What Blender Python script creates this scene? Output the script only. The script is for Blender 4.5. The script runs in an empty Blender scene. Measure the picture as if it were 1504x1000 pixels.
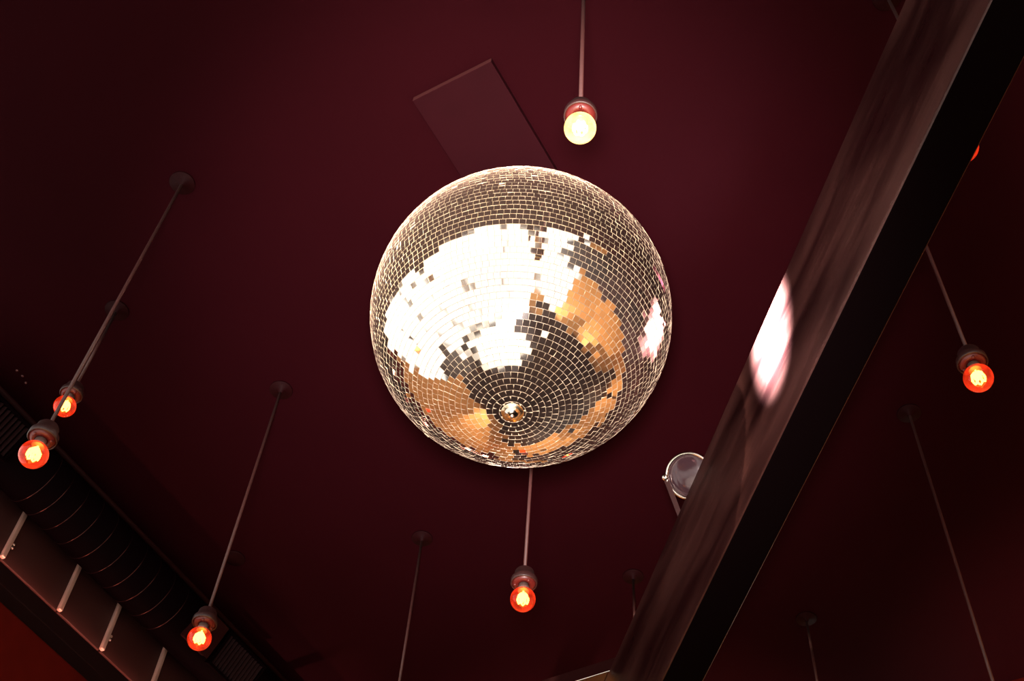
import bpy, bmesh, math, random
from mathutils import Vector, Matrix, Quaternion
random.seed(7)
PI = math.pi
col = bpy.context.scene.collection

# ------------------------------------------------------------------ camera
# Room axes: +Y runs along the duct wall, +X to the right of it, Z up, floor at 0.
EYE = 1.6                       # eye height
CEIL = 3.05                     # ceiling above the eye
CX, CY, F = 752.0, 500.0, 1850.0
ZV = (880.0, -850.0)            # where the hanging cords converge
YAW = math.radians(33.5)
zc = Vector((ZV[0]-CX, ZV[1]-CY, F)).normalized()
yc = (Vector((0, 0, 1)) - zc*zc.z).normalized()
xc = yc.cross(zc)
def ray(px, py):
    d = Vector((px-CX, py-CY, F))
    X, Y, Z = xc.dot(d), yc.dot(d), zc.dot(d)
    return Vector((math.cos(YAW)*X - math.sin(YAW)*Y, math.sin(YAW)*X + math.cos(YAW)*Y, Z))
def at_height(px, py, h):       # point on a sight line, h above the eye
    r = ray(px, py)
    return Vector((r.x*h/r.z, r.y*h/r.z, EYE+h))
def at_size(px, py, pix, size): # point on a sight line where `size` metres span `pix` pixels
    r = ray(px, py)*(size/pix)
    return r + Vector((0, 0, EYE))
def old(X, Y):                  # camera-heading axes to room axes
    return (math.cos(YAW)*X - math.sin(YAW)*Y, math.sin(YAW)*X + math.cos(YAW)*Y)

cam_d = bpy.data.cameras.new('camera'); cam = bpy.data.objects.new('camera', cam_d); col.objects.link(cam)
cam_d.sensor_width = 36.0; cam_d.lens = 36.0*F/1504.0; cam_d.clip_start = 0.02
right = (ray(CX+1, CY)-ray(CX, CY)).normalized()
up = -(ray(CX, CY+1)-ray(CX, CY)).normalized()
fwd = ray(CX, CY).normalized()
cam.matrix_world = Matrix(((right.x, up.x, -fwd.x, 0), (right.y, up.y, -fwd.y, 0), (right.z, up.z, -fwd.z, EYE), (0, 0, 0, 1)))
bpy.context.scene.camera = cam
vs = bpy.context.scene.view_settings
vs.view_transform = 'Standard'; vs.look = 'None'; vs.gamma = 1; vs.use_curve_mapping = False; vs.exposure = 0.0

# ------------------------------------------------------------------ materials
def new_mat(name):
    m = bpy.data.materials.new(name); m.use_nodes = True
    nt = m.node_tree
    for n in list(nt.nodes): nt.nodes.remove(n)
    out = nt.nodes.new('ShaderNodeOutputMaterial')
    return m, nt, out
def pbr(name, base, rough=0.5, metal=0.0, spec=0.5, var=0.0, scale=8.0, stretch=(1,1,1), bump=0.0, rvar=0.0, detail=6):
    m, nt, out = new_mat(name)
    b = nt.nodes.new('ShaderNodeBsdfPrincipled'); nt.links.new(b.outputs[0], out.inputs[0])
    b.inputs['Base Color'].default_value = (*base, 1); b.inputs['Roughness'].default_value = rough; b.inputs['Specular IOR Level'].default_value = .04
    b.inputs['Metallic'].default_value = metal; b.inputs['Specular IOR Level'].default_value = spec
    if var or bump or rvar:
        tc = nt.nodes.new('ShaderNodeTexCoord'); mp = nt.nodes.new('ShaderNodeMapping')
        mp.inputs['Scale'].default_value = stretch
        nt.links.new(tc.outputs['Object'], mp.inputs[0])
        nz = nt.nodes.new('ShaderNodeTexNoise'); nz.inputs['Scale'].default_value = scale; nz.inputs['Detail'].default_value = detail
        nt.links.new(mp.outputs[0], nz.inputs['Vector'])
        if var:
            mx = nt.nodes.new('ShaderNodeMix'); mx.data_type = 'RGBA'
            mx.inputs[6].default_value = (*[c*(1-var) for c in base], 1)
            mx.inputs[7].default_value = (*[min(1, c*(1+var)) for c in base], 1)
            nt.links.new(nz.outputs[0], mx.inputs[0]); nt.links.new(mx.outputs[2], b.inputs['Base Color'])
        if rvar:
            mr = nt.nodes.new('ShaderNodeMapRange'); mr.inputs[1].default_value = 0.3; mr.inputs[2].default_value = 0.7
            mr.inputs[3].default_value = max(0.02, rough-rvar); mr.inputs[4].default_value = min(1, rough+rvar)
            nt.links.new(nz.outputs[0], mr.inputs[0]); nt.links.new(mr.outputs[0], b.inputs['Roughness'])
        if bump:
            bp = nt.nodes.new('ShaderNodeBump'); bp.inputs['Strength'].default_value = bump; bp.inputs['Distance'].default_value = 0.01
            nt.links.new(nz.outputs[0], bp.inputs['Height']); nt.links.new(bp.outputs[0], b.inputs['Normal'])
    return m
def emit(name, c, s):
    m, nt, out = new_mat(name)
    e = nt.nodes.new('ShaderNodeEmission'); e.inputs[0].default_value = (*c, 1); e.inputs[1].default_value = s
    nt.links.new(e.outputs[0], out.inputs[0]); return m
def edge_factor(nt, f0, power=4):
    lw = nt.nodes.new('ShaderNodeLayerWeight'); lw.inputs['Blend'].default_value = .5
    pw = nt.nodes.new('ShaderNodeMath'); pw.operation = 'POWER'; pw.inputs[1].default_value = power
    nt.links.new(lw.outputs['Facing'], pw.inputs[0])
    ma = nt.nodes.new('ShaderNodeMath'); ma.operation = 'MULTIPLY_ADD'; ma.inputs[1].default_value = .8; ma.inputs[2].default_value = f0
    nt.links.new(pw.outputs[0], ma.inputs[0]); return ma
def bulb_glass(name, tint, glow, strength):
    m, nt, out = new_mat(name)
    tr = nt.nodes.new('ShaderNodeBsdfTransparent'); tr.inputs[0].default_value = (*tint, 1)
    gl = nt.nodes.new('ShaderNodeBsdfGlossy'); gl.inputs['Roughness'].default_value = 0.03; gl.inputs[0].default_value = (1, .9, .85, 1)
    lw = edge_factor(nt, .03)
    mx = nt.nodes.new('ShaderNodeMixShader')
    nt.links.new(lw.outputs[0], mx.inputs[0]); nt.links.new(tr.outputs[0], mx.inputs[1]); nt.links.new(gl.outputs[0], mx.inputs[2])
    em = nt.nodes.new('ShaderNodeEmission'); em.inputs[0].default_value = (*glow, 1); em.inputs[1].default_value = strength
    nz = nt.nodes.new('ShaderNodeTexNoise'); nz.inputs['Scale'].default_value = 45; tc = nt.nodes.new('ShaderNodeTexCoord')
    nt.links.new(tc.outputs['Object'], nz.inputs['Vector'])
    mr = nt.nodes.new('ShaderNodeMapRange'); mr.inputs[1].default_value = .35; mr.inputs[2].default_value = .65
    mr.inputs[3].default_value = strength*.55; mr.inputs[4].default_value = strength*1.45
    nt.links.new(nz.outputs[0], mr.inputs[0]); nt.links.new(mr.outputs[0], em.inputs[1])
    ad = nt.nodes.new('ShaderNodeAddShader')
    nt.links.new(mx.outputs[0], ad.inputs[0]); nt.links.new(em.outputs[0], ad.inputs[1])
    nt.links.new(ad.outputs[0], out.inputs[0]); return m
def pane_glass(name, tint, rough=0.0):
    m, nt, out = new_mat(name)
    tr = nt.nodes.new('ShaderNodeBsdfTransparent'); tr.inputs[0].default_value = (*tint, 1)
    gl = nt.nodes.new('ShaderNodeBsdfGlossy'); gl.inputs['Roughness'].default_value = rough
    lw = edge_factor(nt, .02)
    mx = nt.nodes.new('ShaderNodeMixShader')
    nt.links.new(lw.outputs[0], mx.inputs[0]); nt.links.new(tr.outputs[0], mx.inputs[1]); nt.links.new(gl.outputs[0], mx.inputs[2])
    nt.links.new(mx.outputs[0], out.inputs[0]); return m
def speckled(name, base, speck, rough):
    m, nt, out = new_mat(name)
    b = nt.nodes.new('ShaderNodeBsdfPrincipled'); nt.links.new(b.outputs[0], out.inputs[0]); b.inputs['Roughness'].default_value = rough; b.inputs['Specular IOR Level'].default_value = .04
    tc = nt.nodes.new('ShaderNodeTexCoord'); vo = nt.nodes.new('ShaderNodeTexVoronoi'); vo.inputs['Scale'].default_value = 9
    nt.links.new(tc.outputs['Object'], vo.inputs['Vector'])
    mr = nt.nodes.new('ShaderNodeMapRange'); mr.inputs[1].default_value = .055; mr.inputs[2].default_value = .02
    nt.links.new(vo.outputs['Distance'], mr.inputs[0])
    nz = nt.nodes.new('ShaderNodeTexNoise'); nz.inputs['Scale'].default_value = 12; nt.links.new(tc.outputs['Object'], nz.inputs['Vector'])
    m0 = nt.nodes.new('ShaderNodeMix'); m0.data_type = 'RGBA'; m0.inputs[6].default_value = (*[c*.8 for c in base], 1); m0.inputs[7].default_value = (*[c*1.2 for c in base], 1)
    nt.links.new(nz.outputs[0], m0.inputs[0])
    mx = nt.nodes.new('ShaderNodeMix'); mx.data_type = 'RGBA'; mx.inputs[7].default_value = (*speck, 1)
    nt.links.new(mr.outputs[0], mx.inputs[0]); nt.links.new(m0.outputs[2], mx.inputs[6]); nt.links.new(mx.outputs[2], b.inputs['Base Color'])
    return m
def worn_beam(name):
    m, nt, out = new_mat(name)
    b = nt.nodes.new('ShaderNodeBsdfPrincipled'); nt.links.new(b.outputs[0], out.inputs[0])
    tc = nt.nodes.new('ShaderNodeTexCoord')
    def noise(scale, stretch, rot, det):
        mp = nt.nodes.new('ShaderNodeMapping'); mp.inputs['Scale'].default_value = stretch; mp.inputs['Rotation'].default_value = rot
        nt.links.new(tc.outputs['Object'], mp.inputs[0])
        n = nt.nodes.new('ShaderNodeTexNoise'); n.inputs['Scale'].default_value = scale; n.inputs['Detail'].default_value = det; n.inputs['Distortion'].default_value = .4
        nt.links.new(mp.outputs[0], n.inputs['Vector']); return n
    streak = noise(5, (1, .35, 2.2), (.35, 0, 0), 5)
    fine = noise(40, (1, .12, 1.5), (.35, 0, 0), 3)
    cr = nt.nodes.new('ShaderNodeValToRGB')
    cr.color_ramp.elements[0].position = .38; cr.color_ramp.elements[0].color = (*BEAM_DARK, 1)
    cr.color_ramp.elements[1].position = .66; cr.color_ramp.elements[1].color = (*BEAM_LIGHT, 1)
    nt.links.new(streak.outputs[0], cr.inputs[0]); nt.links.new(cr.outputs[0], b.inputs['Base Color'])
    mr = nt.nodes.new('ShaderNodeMapRange'); mr.inputs[1].default_value = .3; mr.inputs[2].default_value = .7; mr.inputs[3].default_value = .26; mr.inputs[4].default_value = .5
    nt.links.new(streak.outputs[0], mr.inputs[0]); nt.links.new(mr.outputs[0], b.inputs['Roughness'])
    b.inputs['Metallic'].default_value = .12; b.inputs['Specular IOR Level'].default_value = .3
    bp = nt.nodes.new('ShaderNodeBump'); bp.inputs['Strength'].default_value = .25; bp.inputs['Distance'].default_value = .004
    nt.links.new(fine.outputs[0], bp.inputs['Height']); nt.links.new(bp.outputs[0], b.inputs['Normal'])
    return m

BEAM_DARK = (.011, .0028, .0028); BEAM_LIGHT = (.046, .0145, .0122)
M = dict(
    ceiling = pbr('ceiling_paint', (.0150, .00125, .0025), .8, spec=.02, var=.12, scale=3, bump=.06),
    board = pbr('board_paint', (.0158, .0016, .0031), .7, spec=.04, var=.12, scale=20, bump=.05),
    red_wall = speckled('red_wall_paint', (.095, .0055, .003), (.4, .2, .14), .7),
    orange = pbr('orange_plaster', (.88, .385, .135), .7, spec=.2, var=.3, scale=2.2, bump=.1),
    wainscot = pbr('dark_wainscot', (.03, .013, .010), .4, var=.4, scale=3, stretch=(3, 3, .4)),
    pale_floor = pbr('pale_stone', (.80, .74, .66), .35, var=.3, scale=2.5),
    beam_under = pbr('beam_underside_shade', (.0015, .0003, .0005), .8, spec=.02),
    floor = pbr('floor_boards', (.022, .012, .010), .45, var=.5, scale=3, stretch=(6, .6, 1)),
    white_frame = pbr('window_frame_paint', (.8, .77, .72), .4),
    pane = pane_glass('window_pane', (1, .985, .96)),
    black = pbr('black_steel', (.012, .003, .003), .7, spec=.1, var=.3, scale=14),
    duct = pbr('duct_black', (.0022, .0004, .0008), .7, spec=.015),
    ring = pbr('duct_ring_metal', (.07, .026, .023), .3, metal=.9),
    conduit = pbr('conduit_paint', (.018, .0034, .0034), .6, spec=.06),
    panel = pbr('panel_metal', (.035, .0105, .0095), .5, metal=.3, var=.2, scale=3, rvar=.1),
    strip = pbr('cover_strip_metal', (.50, .34, .29), .35, metal=.4),
    bolt = pbr('bolt_metal', (.5, .4, .34), .3, metal=1),
    screw = pbr('screw_metal', (.12, .04, .04), .4, metal=.3),
    beam = worn_beam('worn_beam_metal'),
    chrome = pbr('chrome', (.82, .76, .68), .12, metal=1),
    can = pbr('lamp_can_paint', (.03, .016, .015), .4, metal=.3),
    yoke = pbr('yoke_steel', (.05, .02, .019), .4, metal=.7),
    lens = pbr('lens_glass', (.045, .022, .027), .12, metal=.3, spec=.8),
    cord = pbr('cord_fabric', (.066, .020, .0175), .55, var=.25, scale=60),
    canopy = pbr('canopy_paint', (.011, .0010, .0016), .6, spec=.06),
    socket = pbr('socket_porcelain', (.030, .009, .0085), .45, var=.2, scale=40),
    skirt = pbr('socket_skirt', (.10, .010, .008), .4, var=.35, scale=70),
    neck = pbr('socket_neck', (.25, .16, .14), .35, metal=.5),
    glass = bulb_glass('bulb_red_glass', (1, .60, .42), (1, .045, .012), .42),
    glass_hot = bulb_glass('bulb_amber_glass', (1, .93, .75), (1, .68, .22), 1.5),
    filament = emit('filament_glow', (1, .55, .09), 14.0),
    filament_hot = emit('filament_hot_glow', (1, .62, .16), 16.0),
    tile = pbr('mirror_tile', (.93, .90, .86), .035, metal=1),
    tile_edge = pbr('tile_cut_edge', (.45, .37, .26), .3, spec=.6),
    grout = pbr('ball_core_coat', (.32, .26, .18), .5),
    brass = pbr('brass_ring', (.78, .66, .46), .22, metal=1),
)

def dusty_mirror(name):
    m, nt, out = new_mat(name)
    g = nt.nodes.new('ShaderNodeBsdfPrincipled'); g.inputs['Base Color'].default_value = (.93, .90, .86, 1)
    g.inputs['Metallic'].default_value = 1; g.inputs['Roughness'].default_value = .035
    d = nt.nodes.new('ShaderNodeBsdfDiffuse'); d.inputs[0].default_value = (.62, .42, .36, 1)
    e = edge_factor(nt, .012, 8); e.inputs[1].default_value = .55
    mx = nt.nodes.new('ShaderNodeMixShader')
    nt.links.new(e.outputs[0], mx.inputs[0]); nt.links.new(g.outputs[0], mx.inputs[1]); nt.links.new(d.outputs[0], mx.inputs[2])
    nt.links.new(mx.outputs[0], out.inputs[0]); return m
M['tile'] = dusty_mirror('dusty_mirror_tile')
# ------------------------------------------------------------------ mesh helpers
class MB:
    def __init__(s): s.bm = bmesh.new(); s.mi = 0
    def faces(s, vs_, fs):
        v = [s.bm.verts.new(p) for p in vs_]
        for f in fs:
            fc = s.bm.faces.new([v[i] for i in f]); fc.material_index = s.mi
        return s
    def box(s, lo, hi, mat=None):
        (x0, y0, z0), (x1, y1, z1) = lo, hi
        p = [Vector(q) for q in ((x0,y0,z0),(x1,y0,z0),(x1,y1,z0),(x0,y1,z0),(x0,y0,z1),(x1,y0,z1),(x1,y1,z1),(x0,y1,z1))]
        if mat: p = [mat @ q for q in p]
        return s.faces(p, [(3,2,1,0),(4,5,6,7),(0,1,5,4),(1,2,6,5),(2,3,7,6),(3,0,4,7)])
    def lathe(s, prof, n=32, mat=None, cap=True):
        rings = []
        for r, z in prof:
            if r < 1e-6:
                p = Vector((0, 0, z)); rings.append([s.bm.verts.new(mat @ p if mat else p)])
            else:
                q = [Vector((r*math.cos(2*PI*i/n), r*math.sin(2*PI*i/n), z)) for i in range(n)]
                rings.append([s.bm.verts.new(mat @ p if mat else p) for p in q])
        for a, b in zip(rings, rings[1:]):
            for i in range(n):
                j = (i+1) % n
                q = ([a[0], b[i], b[j]] if len(a) == 1 else [a[i], b[0], a[j]] if len(b) == 1 else [a[i], b[i], b[j], a[j]])
                if len(set(q)) > 2:
                    f = s.bm.faces.new(q); f.material_index = s.mi; f.smooth = True
        if cap:
            for rg in (rings[0], rings[-1]):
                if len(rg) > 1: f = s.bm.faces.new(rg); f.material_index = s.mi
        return s
    def tube(s, pts, r, n=8, closed=False):
        pts = [Vector(p) for p in pts]; rings = []; N = len(pts)
        ref = None
        for i, p in enumerate(pts):
            t = (pts[(i+1) % N]-pts[i-1]) if closed else (pts[min(i+1, N-1)]-pts[max(i-1, 0)])
            t.normalize()
            if ref is None: ref = t.orthogonal()
            ref = (ref - t*ref.dot(t)).normalized(); b = t.cross(ref)
            rings.append([s.bm.verts.new(p + r*(math.cos(2*PI*k/n)*ref + math.sin(2*PI*k/n)*b)) for k in range(n)])
        for i in range(N if closed else N-1):
            a, b = rings[i], rings[(i+1) % N]
            for k in range(n):
                f = s.bm.faces.new([a[k], a[(k+1) % n], b[(k+1) % n], b[k]]); f.material_index = s.mi; f.smooth = True
        if not closed:
            for rg in (rings[0], rings[-1]): f = s.bm.faces.new(rg); f.material_index = s.mi
        return s
    def build(s, name, mats, parent=None, loc=None, bevel=0, rot=None, seg=2):
        bmesh.ops.recalc_face_normals(s.bm, faces=s.bm.faces)
        me = bpy.data.meshes.new(name); s.bm.to_mesh(me); s.bm.free()
        for m in (mats if isinstance(mats, (list, tuple)) else [mats]): me.materials.append(m)
        o = bpy.data.objects.new(name, me); col.objects.link(o)
        if parent: o.parent = parent
        if loc is not None: o.location = loc
        if rot is not None: o.rotation_euler = rot
        if bevel:
            b = o.modifiers.new('bevel', 'BEVEL'); b.width = bevel; b.segments = seg; b.limit_method = 'ANGLE'
        return o
def tag(o, label=None, cat=None, group=None, kind=None):
    for k, v in (('label', label), ('category', cat), ('group', group), ('kind', kind)):
        if v: o[k] = v
    return o
def thing(name, label, cat, loc, group=None, rot=(0,0,0)):
    o = bpy.data.objects.new(name, None); col.objects.link(o); o.location = loc; o.rotation_euler = rot
    o.empty_display_size = .05
    return tag(o, label, cat, group)
def structure(o): return tag(o, kind='structure')

# ------------------------------------------------------------------ room shell
XL, XR, YB, YF = -2.92, 1.5, -1.4, 4.01
ZC = EYE + CEIL
T = .2
structure(MB().box((XL-T, YB-T, ZC), (XR+T, YF+T, ZC+.15)).build('ceiling', M['ceiling']))
structure(MB().box((XL-T, YB-T, -.15), (XR+T, YF+T, 0)).build('floor', M['floor']))
RZ0 = 1.6
# far wall with a small high window
WX0, WX1, WZ0, WZ1 = -1.10, -.45, 4.36, 4.62
structure(MB().box((XL-T, YF, 0), (XR, YF+T, WZ0)).box((XL-T, YF, WZ0), (WX0, YF+T, WZ1))
          .box((WX1, YF, WZ0), (XR, YF+T, WZ1)).build('wall_far', M['orange']))
structure(MB().box((XL-T, YF, WZ1), (XR, YF+T, ZC)).build('wall_far_top', M['red_wall']))
# back wall: glazed from the floor to the ceiling
BX0, BX1 = XL+.015, XR-.02
LY0, LY1 = YB+.015, 1.22
RY0, RY1 = YB+.03, .55
structure(MB().box((XL-.035, YB-.035, 0), (BX0, YB, ZC)).box((BX1, YB-.035, 0), (XR, YB, ZC)).box((BX0, YB-.1, 0), (BX1, YB, .05)).build('wall_back', M['white_frame']))
# left wall: window towards the back; further on orange plaster with a red band on top
wl = MB(); wl.box((XL-.035, YB, 0), (XL, LY0, ZC)).box((XL-T, LY1, 0), (XL, YF, 3.86)).box((XL-.1, LY0, 0), (XL, LY1, .05))
structure(MB().box((XL-.034, .15, .05), (XL+.02, LY1-.02, 2.15)).build('trim_3', M['wainscot']))
wl.mi = 1; wl.box((XL-T, LY1, 3.86), (XL, YF, ZC))
structure(wl.build('wall_left', [M['orange'], M['red_wall']]))
# right wall: orange plaster with a high window towards the back
structure(MB().box((XR, YB-.035, 0), (XR+T, YF+T, RZ0)).box((XR, RY1, RZ0), (XR+T, YF+T, ZC)).box((XR, YB-.035, RZ0), (XR+.035, RY0, ZC)).build('wall_right', M['orange']))
# dark wood panelling on the lower walls, pale stone field in the floor
structure(MB().box((XR-.03, -.75, 0), (XR, YF, 1.45)).build('baseboard_right', M['wainscot']))
structure(MB().box((XL+.03, YF-.03, 0), (XR-.03, YF, 2.75)).build('baseboard_far', M['wainscot']))
structure(MB().box((XL, LY1+.02, 0), (XL+.03, YF, 1.35)).build('baseboard_left', M['wainscot']))
structure(MB().box((-2.75, -1.36, 0), (.15, 1.15, .004)).build('trim_2', M['pale_floor']))
def window(n, lo, hi, axis, cols, rows, outward):
    """frame, mullions and pane in a wall opening; axis = the horizontal axis it runs along"""
    u0, u1, z0, z1, w = lo[0], hi[0], lo[1], hi[1], outward
    def bx(mb, a0, a1, b0, b1, d0, d1):
        if axis == 'x': mb.box((a0, min(d0, d1), b0), (a1, max(d0, d1), b1))
        else: mb.box((min(d0, d1), a0, b0), (max(d0, d1), a1, b1))
    fr = MB(); e = .02
    bx(fr, u0, u1, z0, z0+e, w[0], w[1]); bx(fr, u0, u1, z1-e, z1, w[0], w[1])
    bx(fr, u0, u0+e, z0+e, z1-e, w[0], w[1]); bx(fr, u1-e, u1, z0+e, z1-e, w[0], w[1])
    for i in range(1, cols):
        u = u0+(u1-u0)*i/cols; bx(fr, u-.016, u+.016, z0+e, z1-e, w[0], w[1])
    for j in range(1, rows):
        z = z0+(z1-z0)*j/rows; bx(fr, u0+e, u1-e, z-.016, z+.016, w[0]+(w[1]-w[0])*.1, w[0]+(w[1]-w[0])*.9)
    f = structure(fr.build('window_%d' % n, M['white_frame']))
    pn = MB(); m = (w[0]+w[1])/2; s = .003
    bx(pn, u0+e, u1-e, z0+e, z1-e, m-s, m+s); pn.build('pane', M['pane'], f)
    return f
window(1, (BX0, .05), (BX1, ZC), 'x', 3, 1, (YB-.034, YB-.004))
window(2, (LY0, .05), (LY1, ZC), 'y', 2, 1, (XL-.034, XL-.004))
window(4, (RY0, RZ0), (RY1, ZC), 'y', 1, 1, (XR+.004, XR+.034))
window(3, (WX0, WZ0), (WX1, WZ1), 'x', 2, 1, (YF+.06, YF+.12))

# ------------------------------------------------------------------ disco ball
BR = .35
bdir = ray(765, 466).normalized()
BC = bdir*(BR/math.sin(math.atan(222/F))) + Vector((0, 0, EYE))
ball = thing('disco_ball', 'large round disco ball covered in small square mirror tiles', 'disco ball', BC - Vector((0, 0, BR)))
def local(mb, *a, **k): return mb.build(*a, **k)
off = Matrix.Translation((0, 0, BR))
core = MB(); core.lathe([((BR-.0045)*math.sin(PI*i/48), -(BR-.0045)*math.cos(PI*i/48)) for i in range(49)], 96, off, cap=False)
core.build('core', M['grout'], ball)
tl = bmesh.new()
pitch = .01405; rows = int(round(PI*BR/pitch)); dth = PI/rows; th0 = .034
for i in range(rows):
    th = PI - (i+.5)*dth                     # polar angle from the top
    rr = BR*math.sin(th)
    if math.pi-th < th0 or th < th0: continue
    n = max(6, int(2*PI*rr/pitch)); ph0 = random.random()*6.28
    w = 2*PI*rr/n - .0009; h = BR*dth - .0010
    # rows were glued by hand: each run of tiles shares a small tilt
    ra, rb = random.gauss(0, .006), random.gauss(0, .004)
    wobx, woby = random.random()*6.28, random.random()*6.28
    for k in range(n):
        ph = ph0 + 2*PI*k/n
        nrm = Vector((math.sin(th)*math.cos(ph), math.sin(th)*math.sin(ph), math.cos(th)))
        e1 = Vector((-math.sin(ph), math.cos(ph), 0)); e2 = nrm.cross(e1)
        a = ra + random.gauss(0, .016) + .01*math.sin(3*ph+wobx); b = rb + random.gauss(0, .016) + .01*math.sin(4*ph+woby)
        if random.random() < .035: a += random.gauss(0, .07); b += random.gauss(0, .07)
        q = Quaternion(e1, a) @ Quaternion(e2, b) @ Quaternion(nrm, random.gauss(0, .022))
        f1, f2, f3 = q @ e1, q @ e2, q @ nrm
        c0 = nrm*(BR-.0018+random.gauss(0, .0002)) + Vector((0, 0, BR))
        vv = []
        for dz in (-.0042, .0012):
            for sx, sy in ((-1,-1), (1,-1), (1,1), (-1,1)):
                vv.append(tl.verts.new(c0 + f1*(sx*w/2) + f2*(sy*h/2) + f3*dz))
        fs = [tl.faces.new([vv[j] for j in f]) for f in ((4,5,6,7), (0,1,5,4), (1,2,6,5), (2,3,7,6), (3,0,4,7))]
        for f in fs[1:]: f.material_index = 1
mb = MB(); mb.bm.free(); mb.bm = tl
mb.build('mirror_tiles', [M['tile'], M['tile_edge']], ball)
MB().lathe([(0, -.002), (.0235, -.002), (.0245, .001), (.0235, .006), (0, .006)], 40).build('bottom_ring', M['brass'], ball)
cp = MB().lathe([(0, -.0115), (.006, -.011), (.012, -.0085), (.0165, -.004), (.0175, -.001), (.0175, .002), (0, .002)], 40).build('bottom_cap', M['chrome'], ball)
MB().lathe([(0, -.0165), (.003, -.016), (.0042, -.0135), (.0042, -.008), (0, -.008)], 16).build('screw', M['bolt'], cp)
MB().lathe([(0, 2*BR-.01), (.05, 2*BR-.008), (.05, 2*BR+.012), (.04, 2*BR+.02), (0, 2*BR+.02)], 32).build('top_cap', M['chrome'], ball)
ztop = ZC - .022 - (BC.z-BR)
MB().lathe([(.006, 2*BR+.018), (.006, ztop-.085)], 12).build('hanging_rod', M['chrome'], ball)
MB().lathe([(0, ztop-.09), (.045, ztop-.09), (.05, ztop-.084), (.05, ztop-.0005), (0, ztop-.0005)], 32).build('motor', M['can'], ball)

# mounting board on the ceiling, above the ball
c1, c2 = at_height(607, 150, CEIL-.022), at_height(720, 88, CEIL-.022)
y0 = (c1.y+c2.y)/2
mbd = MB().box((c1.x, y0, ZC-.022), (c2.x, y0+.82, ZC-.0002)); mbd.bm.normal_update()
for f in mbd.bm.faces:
    if f.normal.y < -.9: f.material_index = 1  # near edge coloured lighter to stand for light from behind
tag(mbd.build('mounting_board', [M['board'], pbr('board_lit_edge', (.07, .018, .018), .6, spec=.1)], bevel=.001),
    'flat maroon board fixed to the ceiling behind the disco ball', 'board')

# ------------------------------------------------------------------ pendant lamps
SOCK = [(0, .062), (.010, .062), (.0125, .058), (.021, .057), (.0235, .053), (.0255, .036)]
def make_pendant(hot=False):
    """bulb centre is at the origin of socket and bulb meshes"""
    root = bpy.data.objects.new('pendant_lamp', None); col.objects.link(root); root.empty_display_size = .05
    MB().lathe([(0, 0), (.036, 0), (.036, -.004), (.0345, -.0055), (.009, -.006), (.0065, -.016), (0, -.016)], 40).build('canopy', M['canopy'], root)
    MB().lathe([(.0042, 0), (.0042, -1)], 10).build('cord', M['cord'], root)
    so = MB().lathe([(0, .094), (.009, .094), (.012, .091), (.021, .089), (.0235, .085), (.0248, .070), (.0285, .067), (.0315, .062), (.032, .050), (.0295, .046), (.0295, .052), (0, .053)], 40)
    so = so.build('socket', M['socket'], root)
    sk = MB().lathe([(.0285, .0535), (.0285, .049), (.022, .044), (.013, .043), (.013, .0535)], 32, cap=False)
    for k in range(3):
        a = k*2.1+.6; sk.lathe([(0, .0475), (.0035, .0475), (.0035, .041), (0, .041)], 10, Matrix.Translation((.021*math.cos(a), .021*math.sin(a), 0)))
    sk.build('skirt', M['skirt'], so)
    MB().lathe([(.0125, .052), (.0125, .036), (.0142, .034), (.0142, .026), (.0125, .025)], 24).build('neck', M['neck'], so)
    prof = [(.0120, .034), (.0122, .029), (.0135, .0265)]
    prof += [(.030*math.sin(t), .030*math.cos(t)) for t in [.50+(PI-.50)*i/22 for i in range(23)]]
    prof[-1] = (0, -.030)
    b = MB().lathe(prof, 40, cap=False).build('bulb', M['glass_hot' if hot else 'glass'], root)
    f = MB()
    for k in range(7):
        a = 2*PI*k/7; r0, r1 = .005, .0125
        p = [(r0*math.cos(a), r0*math.sin(a), .017), (r1*math.cos(a), r1*math.sin(a), .006), (r1*1.05*math.cos(a+.2), r1*1.05*math.sin(a+.2), -.003),
             (r1*math.cos(a+.45), r1*math.sin(a+.45), -.0075), (r1*1.05*math.cos(a+.7), r1*1.05*math.sin(a+.7), -.003), (r1*math.cos(a+.88), r1*math.sin(a+.88), .006)]
        f.tube(p, .0021, 6)
    for k in range(5):
        a = 2*PI*k/5+.3
        f.tube([(.003*math.cos(a), .003*math.sin(a), .014), (.007*math.cos(a), .007*math.sin(a), .003), (.0072*math.cos(a+.4), .0072*math.sin(a+.4), -.0045), (.006*math.cos(a+.8), .006*math.sin(a+.8), .003)], .0022, 6)
    f.tube([(0, 0, .028), (0, 0, .004), (.001, 0, -.004)], .0022, 8)
    f.build('filament', M['filament_hot' if hot else 'filament'], b)
    return root
def copy_tree(o, parent=None):
    c = o.copy(); col.objects.link(c); c.parent = parent
    for ch in [x for x in bpy.data.objects if x.parent == o]: copy_tree(ch, c)
    return c
def place_pendant(root, top, bulb_z, spin):
    root.location = top; root.rotation_euler = (0, 0, spin)
    L = top.z - bulb_z
    for ch in [x for x in bpy.data.objects if x.parent == root]:
        n = ch.name.split('.')[0]
        if n == 'cord': ch.location = (0, 0, -.012); ch.scale = (1, 1, L-.012-.090)
        elif n in ('socket', 'bulb'): ch.location = (0, 0, -L)
GRP = 'bare bulb pendants hanging from the ceiling'
def from_canopy(cpx, bpx):
    t = at_height(cpx[0], cpx[1], CEIL)
    r = ray(*bpx); k = math.hypot(t.x, t.y)/math.hypot(r.x, r.y)
    return t, EYE + r.z*k
def from_size(bpx, pix):
    p = at_size(bpx[0], bpx[1], pix, .06)
    return Vector((p.x, p.y, ZC)), p.z
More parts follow.
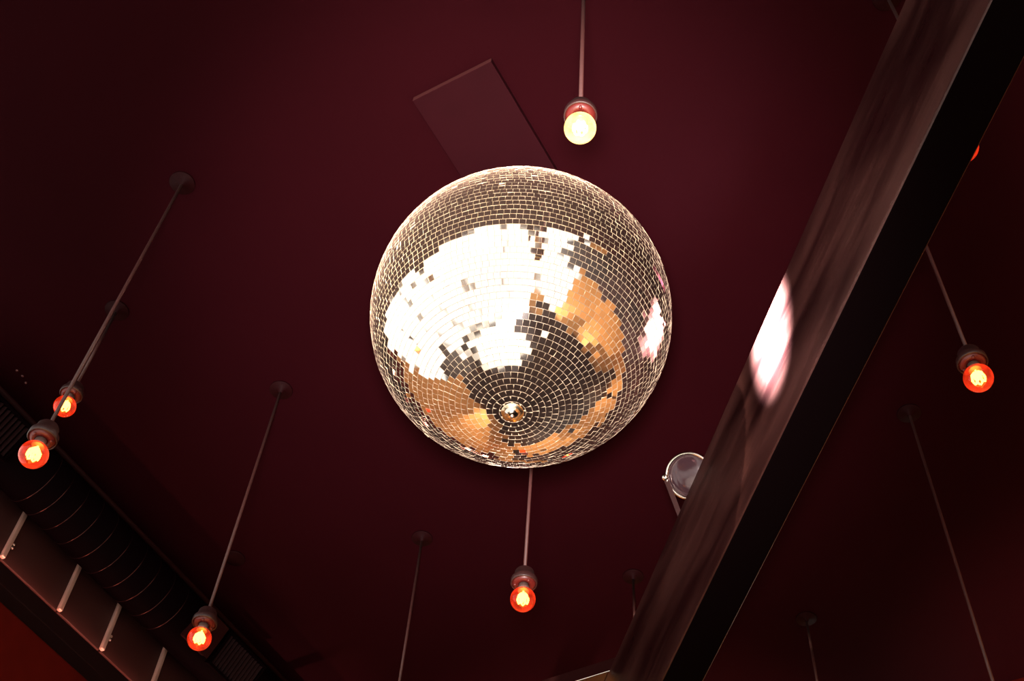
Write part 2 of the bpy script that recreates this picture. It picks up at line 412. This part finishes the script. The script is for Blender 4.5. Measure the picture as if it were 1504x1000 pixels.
def beyond_beam(bpx, p9):
    r = ray(*bpx); a = math.radians(-42.5); k = p9/(r.x*math.cos(a) - r.y*math.sin(a))
    return Vector((r.x*k, r.y*k, ZC)), EYE + r.z*k
pend = [
    (from_canopy((268, 268), (62, 673)), 'glowing red bulb at the left edge, larger and lower of the two hanging together', False),
    (from_canopy((172, 455), (94, 596)), 'small glowing red bulb partly hidden behind the cord of a larger bulb at left', False),
    (from_canopy((413, 572), (283, 935)), 'glowing red bulb hanging in front of the square metal box on the duct', False),
    (from_canopy((620, 790), (575, 1085)), 'thin cord left of the bulb below the disco ball, running out at the bottom', False),
    (from_size((768, 880), 37.5), 'glowing red bulb hanging straight below the disco ball', False),
    (from_size((1437, 555), 43), 'glowing orange-red bulb right of the beam, on a short visible cord', False),
    (from_canopy((1335, 606), (1492, 1110)), 'long cord and ceiling rose at lower right beyond the beam, its bulb below view', False),
    (beyond_beam((1414, 217), .997), 'bulb hidden behind the upper beam with only a red sliver showing', False),
    (from_canopy((930, 846), (937, 985)), 'short faint cord cut off by the lower left edge of the beam', False),
    (from_canopy((1184, 908), (1218, 1090)), 'very faint cord in the dark at the bottom, right of the beam', False),
]
proto = None
for i, ((t, bz), lab, hot) in enumerate(pend):
    o = make_pendant() if i == 0 else copy_tree(proto)
    if i == 0: proto = o
    tag(o, lab, 'pendant lamp', GRP); place_pendant(o, t, bz, i*1.3)
o = make_pendant(True)
t, bz = from_size((852, 188), 47.5)
tag(o, 'brightest yellow-white bulb hanging above the disco ball near the top', 'pendant lamp', GRP); place_pendant(o, t, bz, .4)
# an empty ceiling rose and three screws
t = at_height(345, 819, CEIL)
tag(MB().lathe([(0, 0), (.036, 0), (.036, -.004), (.0345, -.0055), (0, -.006)], 40).build('ceiling_rose', M['canopy'], loc=t),
    'round empty ceiling rose beside the cord of the bulb before the duct box', 'ceiling rose')
for (px, py), w in (((25, 544), 'topmost'), ((33, 552), 'middle'), ((38, 562), 'lowest')):
    t = at_height(px, py, CEIL)
    tag(MB().lathe([(0, -.004), (.003, -.0035), (.0045, -.001), (.0045, 0), (0, 0)], 12).build('ceiling_screw', M['screw'], loc=t),
        w + ' of three tiny screw heads on the ceiling at the left edge', 'screw', 'screws in the ceiling at left')

# ------------------------------------------------------------------ ducts and cladding along the left wall
DX, DZ, DR = -2.80, EYE+2.905, .10
def along(px, py, x):           # y where a sight line meets the plane at x
    r = ray(px, py); return r.y*x/r.x
dy0, dy1 = 1.10, 3.95
du = thing('air_duct', 'black round air duct running along the left wall under the ceiling', 'duct', (DX, dy0, DZ))
axis = Matrix.Rotation(-PI/2, 4, 'X')
MB().lathe([(0, 0), (DR, 0), (DR, dy1-dy0), (0, dy1-dy0)], 64, axis).build('duct_tube', M['duct'], du)
rp = [(69, 712), (90, 730), (112, 752), (136, 768), (155, 796), (178, 816), (200, 836), (221, 856), (243, 874), (264, 892)]
for p in rp:
    y = along(p[0], p[1], DX+DR*.8) - dy0
    MB().tube([((DR-.001)*math.cos(2*PI*k/64), y, (DR-.001)*math.sin(2*PI*k/64)) for k in range(64)], .0016, 6, closed=True).build('ring', M['ring'], du)
TILT = math.radians(60)         # registers face down into the room
def on_duct(y, out=.0): return Vector((DX+math.sin(TILT)*(DR+out), y, DZ-math.cos(TILT)*(DR+out)))
# local frame: X along the duct, Y across the register, Z out of it
nrm = Vector((math.sin(TILT), 0, -math.cos(TILT))); ax = Vector((0, 1, 0)); ac = nrm.cross(ax)
RM = Matrix((ax, ac, nrm)).transposed().to_euler()
yb = along(316, 936, DX+DR*.9)
ye = along(316, 936, DX+DR*.9)
def on_part(y): return on_duct(y) - Vector((DX, dy0, DZ))
jb = MB().box((-.06, -.06, -.012), (.06, .06, .022)).build('junction_box', M['conduit'], du, on_part(ye-.058), .004, RM)
jb['label'] = 'square dark metal box on the duct'
MB().box((-.064, -.064, .022), (.064, .064, .026)).build('cover', M['conduit'], jb, bevel=.0015)
def grille(y, label, n):
    L, W = n*.016/2, .062
    fr = MB(); e = .010
    for s in (-1, 1):
        fr.box((-L-e, s*W-e/2, -.012), (L+e, s*W+e/2, .012)); fr.box((s*(L+e/2)-e/2, -W, -.012), (s*(L+e/2)+e/2, W, .012))
    g = fr.build('vent_grille', M['duct'], du, on_part(y), .001, RM); g['label'] = label
    sl = MB()
    for k in range(n):
        x = -L+(k+.5)*.016
        sl.box((-.0012, -W+e/2, -.006), (.0012, W-e/2, .006), Matrix.Translation((x, 0, .004)) @ Matrix.Rotation(.7, 4, 'Y'))
    sl.build('slats', M['slat'], g)
M['slat'] = pbr('slat_metal', (.012, .0028, .0032), .6, spec=.08)
grille(along(352, 962, DX+DR*.9), 'dark slatted vent on the duct at the bottom, right of the square box', 12)
grille(along(14, 622, DX+DR*.9)-.02, 'dark slatted vent on the duct at the far left edge', 9)
tag(MB().lathe([(.010, 0), (.010, dy1-dy0+.2)], 12, Matrix.Translation((-2.775, dy0-.2, ZC-.0115)) @ axis).build('conduit_pipe', M['conduit']),
    'thin reddish conduit pipe along the ceiling above the duct', 'pipe')

PX = -2.905
zt, zb = EYE + 2.905/1.012, EYE + 2.905/1.0905
seams = [along(36, 752, PX), along(116, 828, PX), along(175, 885, PX), along(242, 948, PX)]
ys = [seams[0]-.30] + seams + [seams[-1]+.24, seams[-1]+.5, seams[-1]+.78]
plabel = ['brownish metal wall panel at the far left edge, cut by the frame', 'widest brownish metal wall panel, between the first and second bright strips',
          'brownish metal wall panel between the second and third bright strips', 'brownish metal wall panel right of the third bright strip', 
          'dark metal wall panel below the bulb at lower left', 'metal wall panel beyond the bulb at lower left, mostly out of view', 'last metal wall panel along the left wall, out of view']
for i in range(len(ys)-1):
    tag(MB().box((XL+.001, ys[i]+.003, zb), (PX, ys[i+1]-.003, zt)).build('metal_panel', M['panel'], bevel=.002), plabel[i], 'wall panel', 'metal panels below the duct')
slabel = ['bright metal strip with two bolts at the far left of the panels', 'bright plain metal strip between two panels, second from left', 'bright metal strip with small bolts, third from left', 'dim metal strip furthest right, below the bulb at lower left']
for i, y in enumerate(seams):
    s = thing('cover_strip', slabel[i], 'metal strip', (PX+.0005, y, zb), 'strips between the wall panels')
    MB().box((0, -.008, .0), (.016, .008, zt-zb)).build('strip', M['strip'], s, bevel=.004)
    if i in (0, 2):
        for dz in (.052, .066):
            MB().lathe([(.0048, 0), (.0048, .005), (.003, .0075), (0, .008)], 12, Matrix.Translation((.008, .013, dz)) @ Matrix.Rotation(PI/2, 4, 'Y')).build('bolt', M['bolt'], s)
# black ledge below the panels
structure(MB().box((XL+.001, LY1+.02, EYE+2.553), (-2.86, YF-.003, EYE+2.617)).build('trim_1', M['black'], bevel=.003))

ls = MB().box((-2.888, LY1+.1, EYE+2.6172), (-2.878, YF-.1, EYE+2.626)).build('panel_fill_strip', emit('strip_glow', (1, .42, .30), 30), bpy.data.objects['trim_1'])  # unseen glowing strip added so the panels brighten towards the bottom
# ------------------------------------------------------------------ main beam
P0, DEP = .86, .103
HT, HB = P0/.342, P0/.408
az = math.radians(-9-33.5)
e_d = Vector((math.sin(az), math.cos(az), 0)); e_p = Vector((math.cos(az), -math.sin(az), 0))
# runs from the right wall to the far wall
s0 = (XR - .003 - (P0+DEP)*e_p.x)/e_d.x if e_d.x else 0
s0 = max(s0, (XR-.003 - (P0+0)*e_p.x)/e_d.x); s1 = min((YF-.004-P0*e_p.y)/e_d.y, (YF-.004-(P0+DEP)*e_p.y)/e_d.y)
sa, sb = s0+.0, s1
org = e_p*P0 + e_d*sa
rz = math.atan2(-e_d.x, e_d.y)
L = sb-sa
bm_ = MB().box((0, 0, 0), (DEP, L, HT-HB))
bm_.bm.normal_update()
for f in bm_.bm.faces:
    if f.normal.z < -.9: f.material_index = 1  # shade under the beam is put into a near-black underside colour
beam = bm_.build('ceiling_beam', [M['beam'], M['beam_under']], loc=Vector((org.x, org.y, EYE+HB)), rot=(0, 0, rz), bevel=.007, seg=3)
tag(beam, 'wide worn glossy dark brown beam crossing the room diagonally at right', 'beam')
# cross rail resting on the beam
rz0 = EYE+HT+.0005; ry = 1.098*(HT+.001)
xr = e_p.x*P0 + e_d.x*((ry-P0*e_p.y)/e_d.y) + .08
cr = thing('cross_rail', 'dark rail with bright lower edge meeting the beam at the bottom', 'rail', (xr, ry, rz0))
hh = ry/1.077-HT
MB().box((-1.55, 0, .008), (0, .035, hh)).build('rail_body', M['conduit'], cr, bevel=.002)
MB().box((-1.55, -.004, 0), (.0, .04, .008)).build('bright_edge', M['chrome'], cr, bevel=.002)

# ------------------------------------------------------------------ pin spot on the beam
lc = at_height(1013, 698, HT+.098)
toc = (Vector((0, 0, EYE))-lc).normalized()
aim = (toc + (-right)*.22 + (-up)*.05).normalized()
xa = (right - aim*right.dot(aim)).normalized(); ya = aim.cross(xa)
lm = Matrix((xa, ya, aim)).transposed()
ps = thing('pin_spot', 'round spot lamp with chrome rim clamped behind the beam', 'spot lamp', lc, rot=lm.to_euler())
MB().lathe([(0, -.15), (.03, -.15), (.045, -.14), (.058, -.06), (.061, -.004), (.061, .0), (0, 0)], 48).build('can', M['can'], ps)
MB().lathe([(.0575, -.004), (.0665, -.004), (.0675, .002), (.0660, .012), (.0625, .015), (.0575, .012), (.0575, -.004)], 56, cap=False).build('rim', M['chrome'], ps)
MB().lathe([(.0575, .001), (.050, .006), (.03, .010), (0, .012)], 48, cap=False).build('lens', M['lens'], ps)
# yoke arm from the left pivot down to the beam top
inv = lm.transposed()
foot = at_height(1000, 760, HT+.001) - lc
pv = Vector((-.066, -.006, .010)); ft = inv @ foot
yk = MB(); d = (ft-pv); ln = d.length; d.normalize(); sx = Vector((0, 0, 1)).cross(d).normalized(); sy = d.cross(sx)
A = Matrix.Translation(pv) @ Matrix((sx, sy, d)).transposed().to_4x4()
yk.box((-.007, -.0015, -.008), (.007, .0015, ln-.006), A)
yk.build('yoke', M['yoke'], ps, bevel=.001)
MB().lathe([(0, -.01), (.009, -.01), (.009, .008), (.006, .011), (0, .011)], 16, Matrix.Translation(pv)).build('clamp_knob', M['chrome'], ps)

# ------------------------------------------------------------------ light
w = bpy.data.worlds.new('sky'); bpy.context.scene.world = w; w.use_nodes = True
bg = w.node_tree.nodes['Background']; bg.inputs[0].default_value = (1, .975, .94, 1); bg.inputs[1].default_value = 1.5
def portal(name, loc, rot, sx, sy):
    l = bpy.data.lights.new(name, 'AREA'); l.shape = 'RECTANGLE'; l.size = sx; l.size_y = sy; l.cycles.is_portal = True
    o = bpy.data.objects.new(name, l); col.objects.link(o); o.location = loc; o.rotation_euler = rot
portal('portal_back', ((BX0+BX1)/2, YB-.18, (ZC+.05)/2), (PI/2, 0, 0), BX1-BX0, ZC-.05)
portal('portal_left', (XL-.18, (LY0+LY1)/2, (ZC+.05)/2), (0, -PI/2, 0), ZC-.05, LY1-LY0)
portal('portal_right', (XR+.18, (RY0+RY1)/2, (ZC+RZ0)/2), (0, PI/2, 0), ZC-RZ0, RY1-RY0)
portal('portal_far', ((WX0+WX1)/2, YF+.18, (WZ0+WZ1)/2), (-PI/2, 0, 0), WX1-WX0, WZ1-WZ0)
def spot(name, loc, target, power, color, angle, blend, radius):
    l = bpy.data.lights.new(name, 'SPOT'); l.energy = power; l.color = color; l.spot_size = math.radians(angle); l.spot_blend = blend; l.shadow_soft_size = radius
    o = bpy.data.objects.new(name, l); col.objects.link(o); o.location = loc
    o.rotation_euler = (Vector(target)-Vector(loc)).to_track_quat('-Z', 'Y').to_euler()

# added unseen spots: fill by the camera, narrow one making the beam's highlight
lx, ly = old(-.04, -.10)
spot('camera_fill_spot', (lx, ly, EYE+.06), BC+Vector((0, 0, .1)), 1320, (1, .84, .80), 39, 1.0, .12)
r_ = ray(1132, 492); kf = P0/(r_.x*e_p.x + r_.y*e_p.y)          # a point on the near face of the beam
hp = Vector((r_.x*kf, r_.y*kf, EYE+r_.z*kf))
spot('narrow_spot', hp - e_p*1.2 - Vector((0, 0, 1.71)), hp, 150000, (.82, .96, 1), 6.4, 1.0, .03)
bx_, by_ = old(-1.2, -.6)
spot('ball_spot', (bx_, by_, EYE+2.45), BC, 2600, (1, .88, .68), 15.6, .2, .06)
spot('floor_spot', (-.9, -1.15, 4.4), (-.95, -.35, 0), 1900, (1, .95, .88), 44, .3, .05)  # unseen lamp added to whiten the floor mirrored in the ball
# unseen spots added low in the room to brighten the orange walls
for k, (x, y, tx, ty, tz) in enumerate(((.95, .2, 1.5, .9, 3.3), (.95, 1.9, 1.5, 2.4, 3.4), (.3, 3.2, .3, 4.0, 3.9), (-1.6, 3.1, -1.9, 4.0, 3.9), (-2.3, 2.6, -2.92, 2.9, 2.6))):
    spot('wall_fill_spot', (x, y, .6), (tx, ty, tz), 560, (1, .80, .58), 50 if k < 2 else 34, .8, .05)
